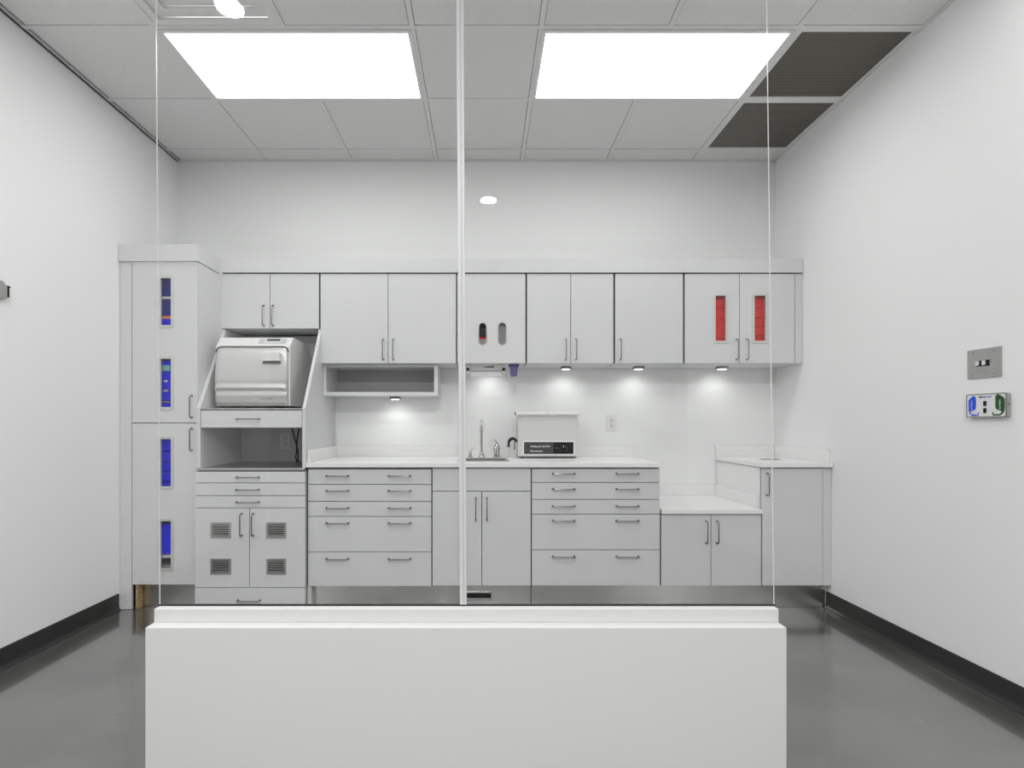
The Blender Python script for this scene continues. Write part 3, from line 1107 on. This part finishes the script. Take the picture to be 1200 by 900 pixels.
# under-cabinet puck lamps
def puck(label, px, ztop, y):
    x = wx(px, y)
    t = thing('puck_light', label, 'under-cabinet light', (x, y, ztop), group='small lamps under the wall cabinets')
    obj('housing', plate(x - .034, x + .034, y - .03, y + .03, ztop - .018, ztop - .0005, axis='z'), M['handle'], t, bevel=.003)
    obj('lens', B((x - .022, x + .022, y - .022, y + .022, ztop - .0215, ztop - .0178)), M['puck'], t)
    ld = bpy.data.lights.new('puck_lamp', 'SPOT')
    ld.energy = PUCK_W * 4
    ld.spot_size = math.radians(150)
    ld.spot_blend = 0.9
    ld.shadow_soft_size = .02
    lo = bpy.data.objects.new('lamp', ld)
    COL.objects.link(lo)
    lo.parent = t
    lo.location = (0, .0, -.045)
    lo.rotation_euler = (math.radians(22), 0, 0)


YK = 3.93
puck('puck lamp under the open cubby shelf', 463.2, qz0, YK)
puck('puck lamp under the two-door wall cabinet beside the oval-slot cabinet', 663, ZU0, YK)
puck('puck lamp under the single-door wall cabinet', 748.3, ZU0, YK)
puck('puck lamp under the wall cabinet with red bins', 846, ZU0, YK)
puck('puck lamp behind the white bar holder under the oval-slot cabinet', 573, ZU0, YK + .02)

# bar holder under the dispenser cabinet
YH = 3.82
t = thing('towel_holder', 'white bar holder with black end knobs under the oval-slot wall cabinet', 'holder', (wx(569.5, YH), YH, ZU0))
for px in (548.5, 590):
    x = wx(px, YH)
    obj('bracket', B((x - .008, x + .008, YH - .03, YH + .05, ZU0 - .060, ZU0 - .0005)), M['white'], t, bevel=.003)
    bm = bmesh.new()
    cyl(bm, (x, YH - .038, wz(433.3, YH)), .011, .008, 'y', 16)
    obj('end_knob', bm, M['black'], t)
obj('bar', B((wx(549.5, YH), wx(589.2, YH), YH - .012, YH + .02, wz(434.5, YH), wz(431, YH))), M['lam'], t, bevel=.003)
obj('cover', B((wx(551.5, YH), wx(588.0, YH), YH - .01, YH + .045, wz(441.5, YH), wz(436, YH))), M['white'], t, bevel=.004)

# purple cup
Yp = 3.80
xa = wx(602.2, Yp)
t = thing('purple_cup', 'small purple tapered cup hung under the oval-slot wall cabinet', 'cup', (xa, Yp, ZU0))
ztp, zbt = ZU0 - .0007, wz(441, Yp)
bm = bmesh.new()
prism(bm, [(xa - .021, zbt), (xa + .021, zbt), (xa + .027, ztp - .012), (xa - .027, ztp - .012)], Yp - .022, Yp + .022, 'y')
obj('body', bm, M['purple'], t, bevel=.004)
obj('rim', B((xa - .035, xa + .033, Yp - .028, Yp + .028, ztp - .013, ztp)), M['purple'], t, bevel=.002)

# ------------------------------------------------------------------ base cabinets
ZB0 = wz(686.6, YBASE)
ZTOP = EYE - .235          # worktop surface
TH = .028
ZC = ZTOP - TH - .004


def base_unit(name, label, px0, px1, ztop=ZC, cat='base cabinet', top=True):
    x0, x1 = wx(px0, YBASE), wx(px1, YBASE)
    t = thing(name, label, cat, ((x0 + x1) / 2, 3.75, 0))
    carcass(t, x0 + .001, x1 - .001, YBASE + T + .003, D1, ZB0 + .001, ztop, top=top)
    return t, x0, x1


def bank(label, px0, px1, rows_, hxs, hzs, group):
    t, x0, x1 = base_unit('drawer_cabinet', label, px0, px1)
    t['group'] = group
    for (a, b), hz in zip(zip(rows_, rows_[1:]), hzs):
        front('drawer', t, x0, x1, wz(b, YBASE), min(wz(a, YBASE), ZC), YBASE, [(wx(hx_, YBASE), wz(hz, YBASE), False) for hx_ in hxs])
    return t


bank('five-drawer white base cabinet beside the steriliser tower', 360.6, 505.8, [549.5, 567.8, 587.6, 605.2, 647, 687.2], (395.5, 468.3), (557.6, 575, 595.2, 612.8, 654.6), 'five-drawer base cabinets')
bank('five-drawer white base cabinet beside the low desk top', 623.0, 773.6, [549.0, 565.4, 585.3, 602.6, 644.4, 686.6], (660.5, 735.2), (555, 573, 593, 610, 652), 'five-drawer base cabinets')
t, x0, x1 = base_unit('sink_cabinet', 'two-door white base cabinet under the sink', 506.4, 622.4, top=False)
front('false_front', t, x0, x1, wz(575.8, YBASE), ZC, YBASE)
xm = wx(564.6, YBASE)
front('door', t, x0, xm, ZB0, wz(575.8, YBASE), YBASE, [(wx(557.6, YBASE), wz(596.5, YBASE), True)])
front('door', t, xm, x1, ZB0, wz(575.8, YBASE), YBASE, [(wx(570.6, YBASE), wz(596.5, YBASE), True)])
ZLOW = EYE - .512
t, x0, x1 = base_unit('low_cabinet', 'low two-door white cabinet under the lowered desk top', 774.7, 892.2, ZLOW - TH - .004)
xm = wx(833.2, YBASE)
front('door', t, x0, xm, ZB0, ZLOW - TH - .004, YBASE, [(wx(827.4, YBASE), wz(623.5, YBASE), True)])
front('door', t, xm, x1, ZB0, ZLOW - TH - .004, YBASE, [(wx(840.2, YBASE), wz(623.5, YBASE), True)])
t, x0, x1 = base_unit('corner_cabinet', 'single-door white base cabinet against the side wall', 893.0, 964.3)
front('door', t, x0, x1, ZB0, ZC, YBASE, [(wx(898.8, YBASE), wz(567.5, YBASE), True)])
obj('filler_panel', B((x1 + .0015, XR - .002, YBASE + .003, YBASE + T, ZB0 + .001, ZC)), M['lam'], t, bevel=.001)
obj('side_skin', B((x0 - .0035, x0 + .0006, YBASE + T + .003, D1, ZLOW + .001, ZC)), M['top'], t)
obj('hinge_bracket', B((XR - .03, XR - .017, 3.445, 3.465, ZB0 - .03, ZB0 - .001)), M['steel'], t)

# stainless plinth
tk = thing('steel_plinth', 'long stainless steel plinth strip under the base cabinets', 'plinth', (.5, 3.49, 0))
vx0, vx1, vz0, vz1 = wx(538, 3.48), wx(577, 3.48), wz(703.4, 3.48), wz(694.2, 3.48)
obj('kick_panel', plate(TX1 + .004, XR - .003, .001, ZB0 - .001, 3.48, 3.486, [(vx0 + .008, vx1 - .008, vz0 + .012, vz1 - .004)]), M['kick'], tk)
obj('seam_strip', B((wx(622.3, 3.48) - .002, wx(622.3, 3.48) + .002, 3.478, 3.4799, .001, ZB0 - .001)), M['black'], tk)
bm = plate(vx0, vx1, vz0, vz1 + .006, 3.475, 3.4798, [(vx0 + .009, vx1 - .009, vz0 + .013, vz1 - .004)])
vg = obj('vent_grille', bm, M['steel'], tk, bevel=.0008)
obj('duct_shade', B((vx0, vx1, 3.488, 3.52, vz0, vz1 + .006)), M['black'], tk)  # black block behind the slot, painted as its dark inside
obj('end_block', B((TX1 + .003, TX1 + .026, 3.43, 3.479, .001, ZB0 - .001)), M['lam'], tk)
tk2 = obj('steel_plinth', B((wx(160.5, 3.49), X1 + .002, 3.49, 3.496, .001, zb - .001)), M['kick'], None, loc=(-1.9, 3.49, 0))
tag(tk2, 'short dull steel plinth strip under the tall cabinet', 'plinth')

# ------------------------------------------------------------------ worktops
YWT = 3.40
wt = thing('worktop', 'long white worktop with the sink set in it', 'worktop', (0, 3.7, ZTOP))
wxa, wxb = TX1 + .002, 1.056
sx0, sx1, sy0, sy1 = wx(538.5, 3.52), wx(594.5, 3.52), 3.53, 3.82
obj('top', plate(wxa, wxb, YWT, YB - .003, ZTOP - TH, ZTOP, [(sx0, sx1, sy0, sy1)], axis='z'), M['top'], wt, bevel=.003)
SPL = .076
obj('backsplash', B((wxa, wxb - .002, YB - .022, YB - .003, ZTOP + .0002, ZTOP + SPL)), M['top'], wt, bevel=.0015)
obj('side_splash', B((wxa, wxa + .016, YWT + .03, YB - .0225, ZTOP + .0002, ZTOP + SPL)), M['top'], wt, bevel=.0015)
lt = thing('worktop', 'lowered white desk top between the drawer bank and corner cabinet', 'worktop', (1.35, 3.7, ZLOW))
lx0, lx1 = wx(774.9, YBASE), wx(892.0, YBASE)
obj('top', B((lx0, lx1, YWT + .004, YB - .003, ZLOW - TH, ZLOW)), M['top'], lt, bevel=.003)
obj('backsplash', B((lx0, lx1 - .017, YB - .022, YB - .003, ZLOW + .0002, ZLOW + .077)), M['top'], lt, bevel=.0015)
obj('side_splash', B((lx1 - .016, lx1 - .001, YWT + .05, YB - .003, ZLOW + .0002, ZLOW + .077)), M['top'], lt, bevel=.0015)
rt = thing('worktop', 'short white worktop of the corner cabinet against the side wall', 'worktop', (1.86, 3.7, ZTOP))
rx0 = 1.643
obj('top', B((rx0, XR - .002, YWT, YB - .003, ZTOP - TH, ZTOP)), M['top'], rt, bevel=.003)
obj('backsplash', B((rx0 + .002, XR - .018, YB - .022, YB - .003, ZTOP + .0002, ZTOP + SPL)), M['top'], rt, bevel=.0015)
obj('side_splash', B((XR - .017, XR - .002, YWT + .03, YB - .003, ZTOP + .0002, ZTOP + SPL + .004)), M['top'], rt, bevel=.0015)
gx, gy = wx(902, 3.72), 3.72
o = obj('grommet', lathe(bmesh.new(), (gx, gy, ZTOP + .0003), [(.050, 0), (.062, 0), (.062, .003), (.056, .005), (.048, .003), (.046, .0005)], 28), M['steel'], None, smooth=True, loc=(gx, gy, ZTOP))
tag(o, 'round steel grommet ring in the corner worktop', 'grommet')

# sink
sk = thing('sink', 'small stainless drop-in sink in the long worktop', 'sink', ((sx0 + sx1) / 2, 3.67, ZTOP))
obj('rim', plate(sx0 - .012, sx1 + .012, sy0 - .012, sy1 + .012, ZTOP + .0004, ZTOP + .004, [(sx0 + .008, sx1 - .008, sy0 + .008, sy1 - .008)], axis='z'), M['steel'], sk, bevel=.001)
d = .17
bm = plate(sx0 + .004, sx1 - .004, sy0 + .004, sy1 - .004, ZTOP - d, ZTOP + .0003, [(sx0 + .008, sx1 - .008, sy0 + .008, sy1 - .008)], axis='z')
box(bm, sx0 + .004, sx1 - .004, sy0 + .004, sy1 - .004, ZTOP - d - .003, ZTOP - d)
obj('basin', bm, M['steel'], sk)
bm = bmesh.new()
cyl(bm, ((sx0 + sx1) / 2, 3.68, ZTOP - d + .0003), .04, .003, n=20)
obj('drain', bm, M['chrome'], sk)

# faucet
YFa = 3.94
fx = wx(564.3, YFa)
fa = thing('faucet', 'tall slim chrome gooseneck faucet behind the sink', 'faucet', (fx, YFa, ZTOP))
obj('base', lathe(bmesh.new(), (fx, YFa, ZTOP + .0003), [(.024, 0), (.024, .006), (.019, .012), (.016, .03), (.012, .036), (.008, .040)], 24), M['chrome'], fa, smooth=True)
zt_ = wz(493, YFa)
rb = .045
pts = [(fx, YFa, ZTOP + .035), (fx, YFa, zt_ - rb)]
for k in range(1, 11):
    a = PI * k / 10 * 1.0
    pts.append((fx, YFa - rb + rb * math.cos(a), zt_ - rb + rb * math.sin(a)))
pts.append((fx, YFa - 2 * rb, zt_ - rb - .018))
obj('spout', tube(bmesh.new(), pts, .0088, 12), M['chrome'], fa, smooth=True)
bm = bmesh.new()
cyl(bm, (fx, YFa - 2 * rb, zt_ - rb - .034), .0125, .024, n=16)
obj('aerator', bm, M['chrome'], fa, smooth=True)

# cross-handled valve
vx = wx(551, YFa)
va = thing('tap_valve', 'little chrome lever valve beside the tall faucet, close to the glass joint', 'tap', (vx, YFa, ZTOP))
obj('body', lathe(bmesh.new(), (vx, YFa, ZTOP + .0003), [(.018, 0), (.018, .008), (.010, .014), (.009, .030), (.013, .036), (.010, .044)], 20), M['chrome'], va, smooth=True)
obj('lever', tube(bmesh.new(), [(vx, YFa, ZTOP + .040), (vx + .012, YFa - .004, ZTOP + .052), (vx + .026, YFa - .008, ZTOP + .064)], [.005, .004, .003], 8), M['chrome'], va, smooth=True)

# lever mixer
mx_ = wx(582, YFa)
mi = thing('mixer_tap', 'stout chrome mixer tap with a raised lever behind the sink', 'tap', (mx_, YFa, ZTOP))
obj('body', lathe(bmesh.new(), (mx_, YFa, ZTOP + .0003), [(.025, 0), (.025, .010), (.021, .014), (.021, .050), (.024, .054), (.024, .062), (.019, .074), (.013, .088), (.008, .093)], 24), M['chrome'], mi, smooth=True)
obj('lever', tube(bmesh.new(), [(mx_ + .012, YFa, ZTOP + .078), (mx_, YFa - .006, ZTOP + .100), (mx_ - .014, YFa - .012, ZTOP + .118), (mx_ - .028, YFa - .016, ZTOP + .126)], [.007, .006, .005, .004], 10), M['chrome'], mi, smooth=True)

# black curved nozzle on a thin white stem
YE = 3.90
ex = wx(595.2, YE)
ey = thing('spray_nozzle', 'black curved spray nozzle on a thin white stem beside the sink', 'nozzle', (ex, YE, ZTOP))
z_ = lambda py: wz(py, YE)
obj('stem', tube(bmesh.new(), [(wx(594, YE), YE, ZTOP + .0012), (wx(595, YE), YE, ZTOP + .02), (wx(596.6, YE), YE, z_(524))], .0025, 8), M['white'], ey, smooth=True)
obj('hook', tube(bmesh.new(), curve_pts([(wx(596.4, YE), YE, z_(523.5)), (wx(596.2, YE), YE, z_(518.5)), (wx(598, YE), YE, z_(515.2)), (wx(601, YE), YE, z_(514)), (wx(604, YE), YE, z_(515)), (wx(605.2, YE), YE, z_(517.8))], 6), [.008] * 8 + [.011] * 12 + [.008] * 11, 10), M['black'], ey, smooth=True)
obj('spout', tube(bmesh.new(), [(wx(603, YE), YE, z_(515.5)), (wx(603, YE), YE, z_(527))], .0048, 10), M['handle'], ey, smooth=True)
obj('lever', tube(bmesh.new(), [(wx(593.5, YE), YE - .004, z_(522.5)), (wx(597.5, YE), YE - .004, z_(524))], .0055, 8), M['handle'], ey, smooth=True)

# countertop appliance
YA = 3.86
ap = thing('counter_appliance', 'white box appliance with rolled top bar and dark knob panel on the worktop', 'appliance', (wx(642, YA), 3.95, ZTOP))
ax0, ax1 = wx(607, YA), wx(677, YA)
az1 = wz(486.5, YA)
obj('housing', B((ax0, ax1, YA, 4.045, ZTOP + .010, az1)), M['lamg'], ap, bevel=.004)
bm = bmesh.new()
cyl(bm, (wx(604.5, YA), YA - .008, wz(484.8, YA)), .012, wx(678.5, YA) - wx(604.5, YA), 'x', 18)
tb = obj('top_bar', bm, M['white'], ap, smooth=True)
bm = bmesh.new()
cyl(bm, (wx(603.2, YA), YA - .008, wz(484.8, YA)), .012, .006, 'x', 18)
obj('end_cap', bm, M['black'], tb)
obj('clip', B((wx(640, YA), wx(642.2, YA), YA - .022, YA - .008, wz(484.8, YA), wz(481.8, YA))), M['white'], tb, bevel=.002)
pn = obj('control_panel', B((wx(614, YA), wx(672, YA), YA - .004, YA - .0002, wz(532, YA), wz(518, YA))), M['dark'], ap)
bm = bmesh.new()
ring_y(bm, rrect(wx(612.4, YA), wx(673.6, YA), wz(533.4, YA), wz(516.6, YA), .008), rrect(wx(614, YA), wx(672, YA), wz(532, YA), wz(518, YA), .002), YA - .006, YA)
obj('panel_bezel', bm, M['white'], ap)
obj('switch_field', B((wx(648.5, YA), wx(671.4, YA), YA - .0048, YA - .004, wz(531.4, YA), wz(518.6, YA))), M['black'], pn)
bm = bmesh.new()
kx, kz = wx(660, YA), wz(525.6, YA)
cyl(bm, (kx, YA - .018, kz), .017, .014, 'y', 24, r2=.019)
obj('knob', bm, M['black'], pn, bevel=.001)
obj('knob_pointer', B((kx - .0012, kx + .0012, YA - .0186, YA - .0178, kz + .006, kz + .015)), M['white'], pn)
bm = bmesh.new()
for k in range(9):
    a = math.radians(-40 + 260 * k / 8)
    cx_, cz_ = kx + .025 * math.cos(a), kz + .025 * math.sin(a) * (1 if math.sin(a) < 0 else .9)
    box(bm, cx_ - .0012, cx_ + .0012, YA - .0054, YA - .0048, cz_ - .0012, cz_ + .0012)
obj('dial_marks', bm, M['white'], pn)
bm = bmesh.new()
cyl(bm, (wx(652.5, YA), YA - .009, kz + .002), .007, .005, 'y', 14)
obj('indicator', bm, M['dark'], pn)
text('lettering', 'Wellsonic ULTRA', .0175, M['white'], pn, (wx(621.5, YA), YA - .0046, wz(523.2, YA)), bold=.0002, sx=1.02)
text('lettering', 'Illuminator', .0165, M['white'], pn, (wx(621.5, YA), YA - .0046, wz(528.6, YA)), bold=.0002, sx=1.15)
for fxp in (612, 671):
    for fy in (YA + .02, 4.02):
        bm = bmesh.new()
        cyl(bm, (wx(fxp, YA), fy, ZTOP + .0003), .010, .012, n=12)
        obj('foot', bm, M['black'], ap)
obj('base_tray', B((ax0 + .004, ax1 - .01, YA + .004, 4.04, ZTOP + .0045, ZTOP + .010)), M['black'], ap)

# ------------------------------------------------------------------ on the side walls


def wall_y(px, xw): return F * xw / (px - CX)


# steel plate with two switches
ya, yb = wall_y(1135, XR), wall_y(1174.5, XR)
yc = (ya + yb) / 2
zc = wz(425.6, yc)
W = ya - yb
Hh = .122
sp = thing('switch_plate', 'brushed steel wall plate with two small square switches', 'wall plate', (XR, yc, zc), -PI / 2)
obj('cover_plate', B((-W / 2, W / 2, -.006, -.0003, -Hh / 2, Hh / 2)), M['steel'], sp, local=True, bevel=.002)
for s in (-1, 1):
    for q in (-1, 1):
        bm = bmesh.new()
        cyl(bm, (s * .050, -.0085, q * .046), .0045, .003, 'y', 12)
        obj('screw', bm, M['chrome'], sp, local=True)
for s in (-1, 1):
    x = s * .015 - .002
    o = obj('switch', B((x - .011, x + .011, -.012, -.0058, -.012, .012)), M['black'], sp, local=True, bevel=.001)
    obj('button', B((x - .010, x + .004, -.017, -.0118, -.008, .010)), M['white'], o, local=True, bevel=.001)

# gas outlet box
PD = .018
xf = XR - PD
ya, yb = wall_y(1132.5, xf), wall_y(1179.5, xf)
yc = (ya + yb) / 2
W = ya - yb
zc = wz(475.2, yc)
Hh = .098
gb = thing('gas_outlet_box', 'white box with blue and green labels and two black ports on the side wall', 'gas outlet', (XR, yc, zc), -PI / 2)
bm = bmesh.new()
prism(bm, rrect(-W / 2, W / 2, -Hh / 2, Hh / 2, .007), -PD + .003, -.0003, 'y')
obj('back_box', bm, M['steel'], gb, local=True, bevel=.001)
bm = bmesh.new()
prism(bm, rrect(-W / 2 + .003, W / 2 - .003, -Hh / 2 + .003, Hh / 2 - .003, .005), -PD, -PD + .003, 'y')
fp = obj('face_plate', bm, M['white'], gb, local=True)
bm = ring_y(bmesh.new(), rrect(-W / 2, W / 2, -Hh / 2, Hh / 2, .007), rrect(-W / 2 + .004, W / 2 - .004, -Hh / 2 + .004, Hh / 2 - .004, .004), -PD - .001, -PD + .003)
obj('edge_trim', bm, M['handle'], gb, local=True)
sc = W / 47.0     # metres to one picture pixel across the face


def lab_pts(pts, flip):
    cx0 = 1155.8
    out = []
    for x, y in pts:
        u = (x - cx0) * sc
        out.append((-u if flip else u, (475.4 - y) * sc * 1.0))
    return out


# left blue label in zoom coordinates / 20 + (1128, 456)
def zc_(p): return (1128 + p[0] / 20.0, 456 + p[1] / 20.0)


blue_s = [zc_(p) for p in ((145, 265), (235, 195), (275, 180), (310, 200), (325, 250), (325, 440), (300, 470), (210, 500), (185, 520), (215, 560), (370, 580), (385, 520), (400, 520), (385, 598), (240, 598), (180, 560), (150, 480))]
green_s = [zc_(p) for p in ((785, 215), (805, 180), (840, 165), (890, 190), (965, 235), (990, 280), (990, 480), (960, 550), (890, 595), (730, 598), (712, 530), (735, 525), (745, 570), (890, 565), (925, 525), (900, 500), (820, 480), (785, 430))]
for pts, m, nm, word in ((blue_s, 'bluep', 'blue_label', 'NITROUS'), (green_s, 'greenp', 'green_label', 'OXYGEN')):
    bm = bmesh.new()
    q = lab_pts(pts, False)
    prism(bm, q, -PD - .0012, -PD - .0001, 'y')
    bmesh.ops.triangulate(bm, faces=[f for f in bm.faces if len(f.verts) > 4])
    lb = obj(nm, bm, M[m], fp, local=True)
    ux = (1139.5 - 1155.8) * sc if m == 'bluep' else (1172.5 - 1155.8) * sc
    text('lettering', word, .0095, M['white'], fp, (ux, -PD - .0018, .002), rot=(PI / 2, -PI / 2, 0), ax='CENTER', world=False)
for zq in (346, 492):
    u = (1128 + 546 / 20 - 1155.8) * sc
    v = (475.4 - (456 + zq / 20)) * sc
    obj('port', B((u - .006, u + .006, -PD - .004, -PD, v - .010, v + .010)), M['black'], fp, local=True, bevel=.001)
text('lettering', 'MEDICAL', .0085, M['ink'], fp, ((1147.5 - 1155.8) * sc, -PD - .0006, (475.4 - 466.6) * sc), world=False, bold=.0002)
text('lettering', 'GASES', .0085, M['bluep'], fp, ((1156.8 - 1155.8) * sc, -PD - .0006, (475.4 - 466.6) * sc), world=False)
bm = bmesh.new()
cyl(bm, (W / 2 - .0005, -.009, .003), .0025, .002, 'x', 10)
obj('side_screw', bm, M['black'], gb, local=True)

# bracket on the other wall, cut by the picture's edge
yq = 2.60
wb = thing('wall_bracket', 'small silver bracket with a black latch on the bare side wall', 'bracket', (XL, yq, 1.713), PI / 2)
# local +x points away from the viewer along the wall after the turn
bm = bmesh.new()
prism(bm, [(-.16, -.040), (-.010, -.040), (0, -.030), (0, .018), (-.022, .042), (-.16, .042)], -.022, -.0003, 'y')
obj('housing', bm, M['steel'], wb, local=True, bevel=.004)
obj('latch', B((.006, .014, -.018, -.0003, -.026, .020), (.002, .018, -.020, -.0003, .020, .026)), M['black'], wb, local=True, bevel=.001)
